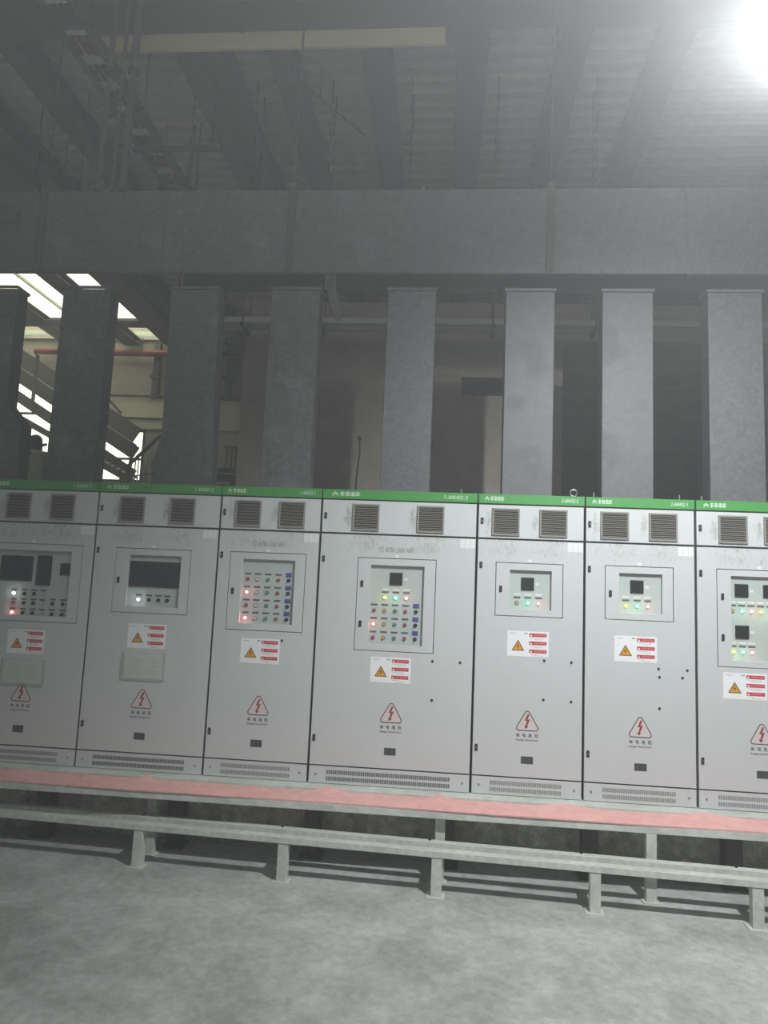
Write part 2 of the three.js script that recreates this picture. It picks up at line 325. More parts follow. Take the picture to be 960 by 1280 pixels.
const RIS = [
  { x: -1.352, w: 0.415, flare: 1, label: 'galvanised riser cut by the left edge, with a flared hood at its foot' },
  { x: -0.49, w: 0.44, label: 'galvanised riser on the leftmost cabinet, in front of the bright stair' },
  { x: 0.5, w: 0.435, flare: -1, label: 'galvanised riser with a flared foot on the cabinet with the dark screen' },
  { x: 1.4, w: 0.425, label: 'galvanised riser on the cabinet with four rows of buttons' },
  { x: 2.41, w: 0.41, label: 'galvanised riser on the widest cabinet, left of the wall louvre' },
  { x: 3.41, w: 0.405, label: 'bright galvanised riser right of the wall louvre' },
  { x: 4.21, w: 0.41, label: 'galvanised riser between the two dark gaps' },
  { x: 5.07, w: 0.43, label: 'rightmost galvanised riser, at the right edge' },
];
for (const { x, w, flare, label } of RIS) {
  const t = thing('duct_riser', label, 'duct', [x, 2.7, -0.4], 'risers from the cabinets to the main duct');
  const h = w / 2, D = 0.17;
  const pts = flare
    ? (flare < 0 ? [[-h, 1.8], [h, 1.8], [h + 0.05, 0], [-h - 0.03, 0], [-h - 0.045, 0.26], [-h + 0.02, 0.5]] : [[-h, 1.8], [h, 1.8], [h + 0.01, 0.74], [h + 0.17, 0.56], [h + 0.18, 0], [-h - 0.1, 0], [-h - 0.1, 0.5], [-h, 0.74]])
    : [[-h, 1.8], [h, 1.8], [h, 0], [-h, 0]];
  const s = new THREE.Shape(pts.map(([a, b]) => new THREE.Vector2(a, b)));
  obj('shaft', metreUV(new THREE.ExtrudeGeometry(s, { depth: D - 0.008, bevelEnabled: true, bevelThickness: 0.004, bevelSize: 0.004, bevelOffset: -0.004, bevelSegments: 1 }).translate(0, 0, -D + 0.004), 1, x * 1.37, x * 2.11), M.zinc, t);
  obj('top_flange', frame(-h - 0.012, h + 0.012, 0, D + 0.024, [[-h, h, 0.012, D + 0.012]], 0.025, 0).rotateX(Math.PI / 2).translate(0, 1.8, -D - 0.012), M.zinc, t);
  if (!flare) obj('foot_flange', frame(-h - 0.03, h + 0.03, 0, D + 0.06, [[-h, h, 0.03, D + 0.03]], 0.006, 0).rotateX(Math.PI / 2).translate(0, 0.006, -D - 0.03), M.zinc, t);
}
{
  const t = thing('antenna_cable', 'black cable end sticking up behind the widest cabinet', 'cable', [2.02, 2.7, -0.35]);
  obj('cable', new THREE.TubeGeometry(new THREE.CatmullRomCurve3([V(-0.01, 0, 0), V(-0.005, 0.2, 0), V(0.01, 0.38, 0), V(0.003, 0.48, 0)]), 16, 0.008, 8), M.rubber, t);
  obj('end_cap', new THREE.SphereGeometry(0.018, 12, 8).translate(0.003, 0.49, 0), M.rubber, t);
}

// ---------------------------------------------------------------- far hall at the left: pipe, stair, vessel, balustrade
{
  const t = thing('fire_pipe', 'red fire water pipe along the far wall', 'pipe', [0, 7.42, -10.35]);
  obj('pipe', rod(V(-7.2, 0, 0), V(-2.1, -0.03, 0), 0.075, 16), M.redPipe, t);
  obj('elbow', new THREE.SphereGeometry(0.095, 14, 10).translate(-2.08, -0.03, 0), M.redPipe, t);
  for (const x of [-6.6, -4.55, -2.5]) obj('hanger', [rod(V(x, 0, 0), V(x, 0.38, 0), 0.012), cyl(0.09, 0.09, 0.04, 14).rotateZ(Math.PI / 2).translate(x, 0, 0)], M.darkSteel, t);
  obj('sprinkler_head', [rod(V(-3.8, 0, 0), V(-3.8, -0.16, 0), 0.03), cyl(0.05, 0.02, 0.05, 10).translate(-3.8, -0.18, 0), rod(V(-2.3, 0, 0), V(-2.3, -0.16, 0), 0.03), cyl(0.05, 0.02, 0.05, 10).translate(-2.3, -0.18, 0)], M.redPipe, t);
}
struct('wall_spandrel', metreUV(bx(-5.9, 0.3, 5.62, 6.33, -10.6, -10.5)), std({ color: '#d5cfc0', roughness: 0.9 }), 'pale spandrel band on the far wall below the red pipe', 'wall panel');
for (const [x, w] of [[-4.2, 'left'], [-2.45, 'right']]) struct('wall_column', [bx(x - 0.07, x + 0.07, 6.33, 7.7, -10.55, -10.42), bx(x - 0.1, x + 0.1, 6.8, 6.9, -10.42, -10.36)], M.beam, `slim dark ${w} column on the far wall above the spandrel`, 'column');
tag(obj('wall_conduit', [rod(V(-5.5, 5.86, -10.45), V(-3.4, 5.84, -10.45), 0.025), rod(V(-5.5, 6.4, -10.45), V(0.2, 6.34, -10.45), 0.03), rod(V(-5.4, 6.45, -10.2), V(-4.85, 5.9, -10.2), 0.03)], M.darkSteel), 'dark conduit run across the pale spandrel on the far wall', 'conduit');
{
  // stair flight seen edge on: it falls to the right at 0.6 metres per metre
  const t = thing('steel_stair', 'dark steel stair sloping down in front of the bright far windows', 'stair', [-6.43, 5.93, -9.8]);
  const L = (dy, z = 0) => [V(-2.6, 1.56 + dy, z), V(2.2, -1.32 + dy, z)];
  obj('upper_stringer', bar(...L(0.27), 0.05, 0.31), M.darkSteel, t);
  obj('lower_stringer', bar(...L(-0.22), 0.05, 0.23), M.darkSteel, t);
  obj('side_panel', bar(...L(0.68), 0.04, 0.36), M.beam, t);
  obj('handrail', rod(...L(0.455), 0.02), M.rail, t);
  for (const x of [-1.55, -0.35, 0.95]) { obj('post', bx(x - 0.03, x + 0.03, -0.6 * x - 0.3, -0.6 * x + 1.0, -0.03, 0.03), M.darkSteel, t); }
  obj('lower_flight', [bar(V(-0.8, -0.2, 0.1), V(2.3, -1.75, 0.1), 0.05, 0.14)], M.darkSteel, t);
  for (let k = 0; k < 9; k++) obj('tread', bx(1.05 + k * 0.13, 1.13 + k * 0.13, -1.06 - k * 0.065, -1.02 - k * 0.065, -0.3, 0.12), M.rail, t);
  obj('support_leg', [bx(-1.6, -1.48, -5.93, 0.6, -0.06, 0.06), bx(1.9, 2.02, -5.93, -1.3, -0.06, 0.06)], M.darkSteel, t);
}
{
  const t = thing('storage_vessel', 'pale cylindrical vessel with a dark motor on its lid', 'vessel', [-4.27, 0, -6]);
  obj('shell', cyl(0.27, 0.27, 4.08, 32).translate(0, 2.04, 0), M.tank, t);
  obj('rim', new THREE.TorusGeometry(0.27, 0.018, 10, 40).rotateX(Math.PI / 2).translate(0, 4.08, 0), M.rail, t);
  const m = obj('motor', [cyl(0.11, 0.12, 0.2, 18).translate(0, 4.2, 0), new THREE.SphereGeometry(0.11, 16, 8, 0, 7, 0, 1.6).translate(0, 4.3, 0)], M.darkSteel, t);
  obj('cable_gland', rod(V(0.1, 4.22, 0), V(0.2, 4.24, 0), 0.025), M.darkSteel, m);
}
{
  const t = thing('balustrade', 'dark balustrade with upright bars beside the stair foot', 'railing', [-3.45, 0, -8]);
  for (let k = 0; k < 9; k++) obj('baluster', rod(V(0.06 + k * 0.062, 3.4, 0), V(0.06 + k * 0.062, 4.4 + k * 0.03, 0), 0.013, 8), M.rail, t);
  obj('top_rail', [bar(V(-0.06, 4.12, 0.02), V(-0.02, 4.4, 0.02), 0.07, 0.05), rod(V(-0.05, 3.4, 0.02), V(-0.05, 4.3, 0.02), 0.035), rod(V(-0.05, 4.3, 0.02), V(0.55, 4.9, 0.02), 0.035)], M.darkSteel, t);
  obj('mid_rail', rod(V(-0.05, 4.05, 0.02), V(0.6, 4.15, 0.02), 0.012), M.darkSteel, t);
  obj('landing', bx(-0.3, 3.3, 3.3, 3.4, -0.6, 0.3), M.darkSteel, t);
  obj('landing_leg', [bx(-0.1, 0, 0, 3.3, -0.1, 0), bx(3.1, 3.2, 0, 3.3, -0.1, 0)], M.darkSteel, t);
}
{
  const t = thing('landing_steps', 'pale edged steps seen between two risers at left', 'steps', [-1.98, 3.4, -8]);
  for (const [y, w, h] of [[0.87, 0.72, 0.02], [0.75, 0.68, 0.025], [0.55, 0.55, 0.05]]) obj('step_edge', bx(0, w, y, y + h, 0, 0.05), M.rail, t);
  obj('riser_board', [bx(0, 0.72, 0, 0.87, -0.04, 0)], M.darkSteel, t);
  for (const x of [0.42, 0.52, 0.6]) obj('rail_post', bx(x - 0.015, x + 0.015, 0.9, 1.3, -0.03, 0), M.darkSteel, t);
  obj('rail_top', [bx(0.36, 0.72, 1.28, 1.32, -0.04, 0.01)], M.darkSteel, t);
}

// ---------------------------------------------------------------- platform under the cabinets
struct('plinth_wall', metreUV(bx(-3, 6.4, 0, 0.385, -0.95, -0.12)), M.concrete, 'rough concrete plinth wall in the shade under the platform', 'plinth');
const fasciaZ = 0.43;
{
  const t = thing('platform_deck', 'steel platform deck carrying the row of cabinets', 'platform', [0, 0.4, 0]);
  obj('deck_plate', metreUV(bx(-3, 6.4, 0.06, 0.078, -0.95, fasciaZ - 0.01)), M.steel, t);
  obj('front_channel', metreUV(rb(-3, 6.4, 0.03, 0.078, fasciaZ - 0.045, fasciaZ, 0.004)), M.steel, t);
  obj('base_channel', metreUV(rb(-3, 6.4, 0.078, 0.1, -0.8, 0.13, 0.004)), M.steel, t);
  obj('rear_channel', metreUV(bx(-3, 6.4, 0, 0.06, -0.95, -0.1)), M.steel, t);
}
[-0.172, 0.846, 1.867, 2.844, 3.841, 4.811].forEach((x, i) => {
  const t = thing('support_post', `${ord[i]} dark steel post from the left, standing under the platform`, 'post', [x, 0, 0.04], 'dark posts under the platform');
  obj('post', metreUV(merge([bx(-0.055, 0.055, 0, 0.46, 0.03, 0.045), bx(-0.055, 0.055, 0, 0.46, -0.07, -0.055), bx(-0.006, 0.006, 0, 0.46, -0.055, 0.03)])), M.post, t);
  obj('base_plate', bx(-0.08, 0.08, 0, 0.012, -0.09, 0.065), M.post, t);
});
// red mats on the platform: wavy back edge, lumps where they curl up
function matGeo(x0, x1, seed, lumps) {
  const nx = Math.round((x1 - x0) * 30), nz = 10, g = new THREE.PlaneGeometry(1, 1, nx, nz), p = g.attributes.position, n = valueNoise(256, 32, seed);
  for (let i = 0; i < p.count; i++) {
    const u = p.getX(i) + 0.5, v = p.getY(i) + 0.5, x = x0 + u * (x1 - x0), w = n[(Math.floor(v * 5) * 7 % 256) * 256 + Math.floor((x + 4) * 24) % 256];
    let lift = 0; for (const [c, s, a] of lumps) lift += a * Math.exp(-(((x - c) / s) ** 2));
    const zb = 0.15 + 0.012 * Math.sin(x * 3.1 + seed) - lift * 0.9, zf = fasciaZ + 0.004 + 0.006 * Math.sin(x * 2.3);
    p.setXYZ(i, x, 0.488 + 0.002 * w + lift * v * v * 0.5, zf + (zb - zf) * v);
  }
  const under = g.clone(); under.translate(0, -0.009, 0); const idx = under.index.array; for (let i = 0; i < idx.length; i += 3) { const k = idx[i]; idx[i] = idx[i + 1]; idx[i + 1] = k; }
  // rims
  const pos = [], row = nx + 1, rim = (a, b) => { const A = V(p.getX(a), p.getY(a), p.getZ(a)), B = V(p.getX(b), p.getY(b), p.getZ(b)); pos.push(A.x, A.y, A.z, A.x, A.y - 0.009, A.z, B.x, B.y - 0.009, B.z, A.x, A.y, A.z, B.x, B.y - 0.009, B.z, B.x, B.y, B.z); };
  for (let i = 0; i < nx; i++) { rim(i + 1, i); rim(nz * row + i, nz * row + i + 1); }
  for (let j = 0; j < nz; j++) { rim(j * row, (j + 1) * row); rim((j + 1) * row + nx, j * row + nx); }
  const e = new THREE.BufferGeometry(); e.setAttribute('position', new THREE.Float32BufferAttribute(pos, 3)); e.setAttribute('uv', new THREE.Float32BufferAttribute(new Float32Array(pos.length / 3 * 2), 2)); e.computeVertexNormals();
  g.computeVertexNormals(); under.computeVertexNormals();
  return metreUV(merge([g, under, e]));
}
const matMaterial = M.mat.clone(); matMaterial.side = THREE.DoubleSide;
tag(obj('floor_mat', matGeo(-2.2, 0.16, 5, [[-0.3, 0.09, 0.02]]), matMaterial), 'faded pink mat at the left end of the platform', 'mat', 'pink mats on the platform');
tag(obj('floor_mat', matGeo(0.175, 6.3, 9, [[0.62, 0.05, 0.03], [1.98, 0.09, 0.05], [2.78, 0.06, 0.035], [3.65, 0.16, 0.03], [4.6, 0.14, 0.03]]), matMaterial), 'long pink mat with curled back edge along the platform', 'mat', 'pink mats on the platform');
// deck posts close behind the step
[[0.74, 0.24], [2.79, 0.33], [4.16, 0.4]].forEach(([x, z], i) => {
  const t = thing('deck_post', `${['left', 'middle', 'right'][i]} pale post carrying the platform edge behind the step rail`, 'post', [x, 0, z], 'pale posts under the platform edge');
  obj('tube', metreUV(rb(-0.034, 0.034, 0, z > 0.3 ? 0.43 : 0.46, -0.03, 0.03, 0.005)), M.steel, t);
  obj('foot_plate', bx(-0.055, 0.055, 0, 0.01, -0.05, 0.05), M.steel, t);
});
// low step of two bars on five legs; it stands slightly askew to the platform
const railZ = (x) => 0.575 + 0.052 * (x - 2.76);
{
  const t = thing('step_rail', 'long low step of two pale steel bars in front of the platform', 'step', [2.76, 0, railZ(2.76)]);
  t.rotation.y = -Math.atan(0.052);
  const H0 = 0.244, H1 = 0.286;
  obj('front_bar', metreUV(rb(-4.2, 3.4, H0, H1, -0.025, 0.04, 0.004)), M.steel, t);
  obj('rear_bar', metreUV(rb(-4.2, 3.4, H0, H1, -0.185, -0.125, 0.004)), M.steel, t);
  for (const x of [-2.01, -1.0, 0.015, 1.0, 1.95]) {
    const l = obj('leg', metreUV(rb(x - 0.034, x + 0.034, 0, H0, -0.03, 0.034, 0.005)), M.steel, t);
    obj('foot_plate', bx(x - 0.06, x + 0.055, 0, 0.008, -0.05, 0.055), M.steel, l);
    obj('cross_bar', metreUV(bx(x - 0.03, x + 0.03, H0 - 0.03, H0, -0.19, -0.03)), M.steel, t);
    obj('bolt', cyl(0.009, 0.009, 0.01, 8).translate(x - 0.06, H1 + 0.004, -0.165), M.rubber, t);
  }
}

// ---------------------------------------------------------------- control cabinets
const pseudo = (c, x, y, s, n, seed) => {                     // a row of small stroke characters
  const r = rng(seed);
  for (let k = 0; k < n; k++) {
    const a = x + k * s * 1.12; c.beginPath();
    for (let i = 0; i < 3; i++) { const h = y + s * (0.15 + 0.32 * i); c.moveTo(a + s * 0.1 * r(), h); c.lineTo(a + s * (0.8 + 0.15 * r()), h); }
    const v = a + s * (0.3 + 0.35 * r()); c.moveTo(v, y); c.lineTo(v - s * 0.15 * r(), y + s);
    if (r() > 0.5) { c.moveTo(a + s * 0.85, y + s * 0.15); c.lineTo(a + s * 0.85, y + s * 0.9); }
    c.stroke();
  }
};
const strokes = (c, x, y, s, lines) => { c.beginPath(); for (const l of lines) l.forEach(([a, b], i) => (i ? c.lineTo(x + a * s, y + b * s) : c.moveTo(x + a * s, y + b * s))); c.stroke(); };
const HAZARD = [   // the four characters under the danger triangle
  [[[0, 0.25], [1, 0.25]], [[0.45, 0], [0.3, 0.45], [0, 0.75]], [[0.35, 0.45], [0.35, 1]], [[0.35, 0.45], [0.85, 0.45], [0.85, 1]], [[0.35, 0.63], [0.85, 0.63]], [[0.35, 0.8], [0.85, 0.8]]],
  [[[0.15, 0.15], [0.85, 0.15], [0.85, 0.7], [0.15, 0.7], [0.15, 0.15]], [[0.15, 0.43], [0.85, 0.43]], [[0.5, 0], [0.5, 0.95], [1, 0.95]]],
  [[[0.35, 0], [0.1, 0.3]], [[0.3, 0.1], [0.7, 0.1], [0.55, 0.3]], [[0.1, 0.32], [0.95, 0.32]], [[0.18, 0.32], [0, 1]], [[0.4, 0.5], [0.8, 0.5], [0.8, 0.7], [0.4, 0.7]], [[0.4, 0.5], [0.4, 0.95], [0.95, 0.95]]],
  [[[0.1, 0], [0.1, 1]], [[0.1, 0.05], [0.3, 0.1], [0.2, 0.4], [0.3, 0.65], [0.12, 0.7]], [[0.65, 0], [0.4, 0.35]], [[0.65, 0], [1, 0.35]], [[0.5, 0.4], [0.85, 0.4]], [[0.45, 0.6], [0.5, 0.8]], [[0.65, 0.55], [0.68, 0.8]], [[0.9, 0.55], [0.8, 0.9]], [[0.4, 0.95], [1, 0.95]]],
];
const warnTex = canvasTex(512, 320, (c) => {
  c.fillStyle = '#f1f1f3'; c.fillRect(0, 0, 512, 320);
  c.fillStyle = '#777'; c.font = '18px sans-serif'; c.fillText('WARNING', 30, 38);
  c.strokeStyle = '#555'; c.lineWidth = 3; pseudo(c, 210, 18, 22, 2, 4);
  c.lineJoin = 'round'; c.beginPath(); c.moveTo(135, 120); c.lineTo(64, 244); c.lineTo(206, 244); c.closePath(); c.fillStyle = '#e09a1e'; c.fill(); c.lineWidth = 9; c.strokeStyle = '#3b2e1c'; c.stroke();
  c.fillStyle = '#5c2f16'; c.beginPath(); c.moveTo(140, 150); c.lineTo(118, 196); c.lineTo(134, 196); c.lineTo(126, 232); c.lineTo(152, 184); c.lineTo(137, 184); c.closePath(); c.fill();
  [24, 126, 228].forEach((y, i) => {
    c.fillStyle = '#bd2233'; c.fillRect(272, y, 212, 44);
    c.fillStyle = '#fff'; c.beginPath(); c.moveTo(296, y + 8); c.lineTo(282, y + 36); c.lineTo(310, y + 36); c.closePath(); c.fill();
    c.strokeStyle = '#e9a7ae'; c.lineWidth = 3; pseudo(c, 326, y + 10, 22, 6, 8 + i);
    c.fillStyle = '#8a8488'; c.font = '15px sans-serif'; c.fillText(['Danger of electric shock', 'Authorised staff only', 'Keep closed'][i], 286, y + 64);
    c.fillStyle = '#a9a3a7'; c.fillRect(330, y + 74, 110, 4);
  });
});
const warnMat = std({ map: warnTex, roughness: 0.45 });
const dangerTex = canvasTex(512, 640, (c) => {
  c.clearRect(0, 0, 512, 640);
  const tri = (k) => { c.beginPath(); const p = [[256, 26], [486, 424], [26, 424]]; c.moveTo((p[0][0] + p[2][0]) / 2, (p[0][1] + p[2][1]) / 2); for (let i = 0; i < 3; i++) { const a = p[i], b = p[(i + 1) % 3]; c.arcTo(a[0], a[1], b[0], b[1], 44); } c.closePath(); };
  tri(); c.fillStyle = '#d3cac9'; c.fill(); c.lineWidth = 17; c.strokeStyle = '#4d2a2c'; c.stroke(); c.lineWidth = 4; c.strokeStyle = '#853840'; c.stroke();
  c.fillStyle = '#8e2430'; c.beginPath(); [[262, 120], [206, 250], [252, 244], [222, 340], [200, 330], [222, 396], [278, 352], [250, 346], [306, 216], [258, 226], [294, 126]].forEach(([a, b], i) => (i ? c.lineTo(a, b) : c.moveTo(a, b))); c.closePath(); c.fill();
  c.strokeStyle = '#4b4649'; c.lineWidth = 8; HAZARD.forEach((h, i) => strokes(c, 52 + i * 114, 478, 66, h));
  c.fillStyle = '#5c5659'; c.font = 'bold 46px sans-serif'; c.textAlign = 'center'; c.fillText('Danger electricity !', 256, 612, 450);
});
const dangerMat = std({ map: dangerTex, transparent: true, roughness: 0.5 });
const plateTex = canvasTex(256, 160, (c) => {
  c.fillStyle = '#3b4144'; c.fillRect(0, 0, 256, 160); c.strokeStyle = '#7d8488'; c.lineWidth = 3; c.strokeRect(8, 8, 240, 144);
  c.fillStyle = '#6e767a'; for (let k = 0; k < 5; k++) { c.fillRect(24, 28 + k * 25, 90, 7); c.fillRect(140, 28 + k * 25, 80, 7); }
});
const plateMat = std({ map: plateTex, roughness: 0.4, metalness: 0.3 });
const stripTex = (code) => canvasTex(1024, 64, (c) => {
  c.fillStyle = '#3f9443'; c.fillRect(0, 0, 1024, 64);
  c.strokeStyle = '#e4efdf'; c.lineWidth = 4; c.lineCap = 'round';
  c.beginPath(); c.moveTo(86, 16); c.lineTo(70, 46); c.moveTo(86, 16); c.lineTo(104, 46); c.moveTo(66, 30); c.lineTo(108, 30); c.stroke();
  pseudo(c, 122, 16, 30, 4, 21);
  c.fillStyle = '#e4efdf'; c.font = '34px sans-serif'; c.textAlign = 'right'; if (code) c.fillText(code, 960, 44);
});
// front paint with fan soot; drawn over the whole front (2.2 m high) of one cabinet
function frontTex(W, vents, text, seed) {
  const w = 512, h = 1024;
  return canvasTex(w, h, (c) => {
    c.fillStyle = '#cacdce'; c.fillRect(0, 0, w, h);
    const r = rng(seed), X = (x) => x / W * w, Y = (y) => (2.7 - y) / 2.2 * h;
    for (let k = 0; k < 900; k++) { c.fillStyle = `rgba(${r() > 0.5 ? '235,236,234' : '150,150,146'},${0.05 + 0.05 * r()})`; const s = 1 + 7 * r() * r(); c.fillRect(r() * w, r() * h, s, s * (1 + 2 * r())); }
    const smudge = (x, y, sx, sy, n, a) => { for (let k = 0; k < n; k++) { const q = Math.sqrt(-2 * Math.log(1 - r() * 0.98)), p = 6.283 * r(); c.fillStyle = `rgba(112,106,98,${a * (0.4 + 0.6 * r())})`; c.beginPath(); c.ellipse(X(x + sx * q * Math.cos(p) * 0.5), Y(y + sy * q * Math.sin(p) * 0.5), 1 + 4 * r(), 2 + 8 * r(), 0, 0, 6.3); c.fill(); } };
    for (const [a, b] of vents) { smudge(a - 0.03, 2.49, 0.03, 0.08, 90, 0.1); smudge((a + b) / 2, 2.35, 0.13, 0.03, 70, 0.08); smudge((a + b) / 2, 2.28, 0.15, 0.07, 110, 0.09); }
    smudge(W * 0.5, 2.27, W * 0.45, 0.05, 120, 0.06);
    if (text) {                                                        // lettering with its accents drawn by hand, as the font has none of them
      c.fillStyle = c.strokeStyle = 'rgba(96,98,94,0.85)'; c.font = '22px sans-serif'; c.lineWidth = 2; c.save(); c.translate(X(text.x), Y(text.y)); c.scale(text.sx, 1);
      const plain = 'TU BOM LAM MAT', total = c.measureText(plain).width; let u = -total / 2;
      [...plain].forEach((ch, k) => {
        const cw = c.measureText(ch).width, m = u + cw / 2; c.fillText(ch, u, 0); c.beginPath();
        if (k === 1) { c.arc(m, -20, 2.5, -2.6, 1.2); c.lineTo(m, -16.5); }           // hook over U
        if (k === 4) { c.moveTo(u + cw - 3, -15); c.quadraticCurveTo(u + cw + 2, -15, u + cw + 2, -19); }   // horn on O
        if (k === 8) { c.moveTo(m - 4, -21); c.lineTo(m + 1, -17.5); }                // grave on A
        if (k === 12) { c.moveTo(m + 4, -21); c.lineTo(m - 1, -17.5); }               // acute on A
        c.stroke(); u += cw;
      });
      c.restore();
    }
  });
}
function frontUV(g, W) {
  const h = clean(g), p = h.attributes.position, uv = new Float32Array(p.count * 2);
  for (let i = 0; i < p.count; i++) { uv[2 * i] = p.getX(i) / W; uv[2 * i + 1] = p.getY(i) / 2.2; }
  h.setAttribute('uv', new THREE.BufferAttribute(uv, 2)); return h;
}
// shared small geometries; all are built around their own centre with the mounting face at z = 0
const G = {
  bezel: cylZ(0.0145, 0.016, 0.004, 20).translate(0, 0, 0.002),
  lens: cylZ(0.0105, 0.0125, 0.010, 20).translate(0, 0, 0.009),
  button: cylZ(0.0105, 0.0115, 0.008, 18).translate(0, 0, 0.008),
  knob: merge([cylZ(0.0115, 0.0125, 0.006, 18).translate(0, 0, 0.006), new THREE.BoxGeometry(0.007, 0.026, 0.009).rotateZ(-0.6).translate(0, 0, 0.0125)]),
  plate: new THREE.BoxGeometry(0.05, 0.013, 0.002).translate(0, 0, 0.001),
  plateTall: new THREE.BoxGeometry(0.046, 0.034, 0.002).translate(0, 0, 0.001),
  meterBezel: rb(-0.048, 0.048, -0.048, 0.048, 0, 0.010, 0.003),
  meterFace: bx(-0.041, 0.041, -0.041, 0.041, 0.0095, 0.0112),
  lock: merge([rb(-0.0105, 0.0105, -0.024, 0.024, 0, 0.008, 0.004)]),
  key: cylZ(0.006, 0.006, 0.004, 10).translate(0, 0, 0.009),
  plug: cylZ(0.009, 0.010, 0.004, 12).translate(0, 0, 0.002),
  sign: bx(-0.152, 0.152, -0.093, 0.093, 0, 0.0012),
  danger: new THREE.PlaneGeometry(0.2, 0.25).translate(0, -0.0, 0.0008),
  nameplate: bx(-0.043, 0.043, -0.026, 0.026, 0, 0.0014),
  tagPlate: new THREE.BoxGeometry(0.03, 0.02, 0.002).translate(0, 0, 0.001),
  bolt: cylZ(0.007, 0.008, 0.004, 8).translate(0, 0, 0.002),
};
const grilleGeo = (() => {
  const out = [frame(-0.103, 0.103, -0.103, 0.103, [[-0.09, 0.09, -0.09, 0.09]], 0.014, 0.001).translate(0, 0, 0.014)];
  for (let k = 0; k < 13; k++) out.push(new THREE.BoxGeometry(0.182, 0.0022, 0.010).rotateX(0.42).translate(0, -0.083 + k * 0.0138, 0.007));
  return merge(out);
})();
const filterGeo = bx(-0.091, 0.091, -0.091, 0.091, 0.0005, 0.0025);
const at = (o, x, y, z) => { o.position.set(x, y, z); return o; };

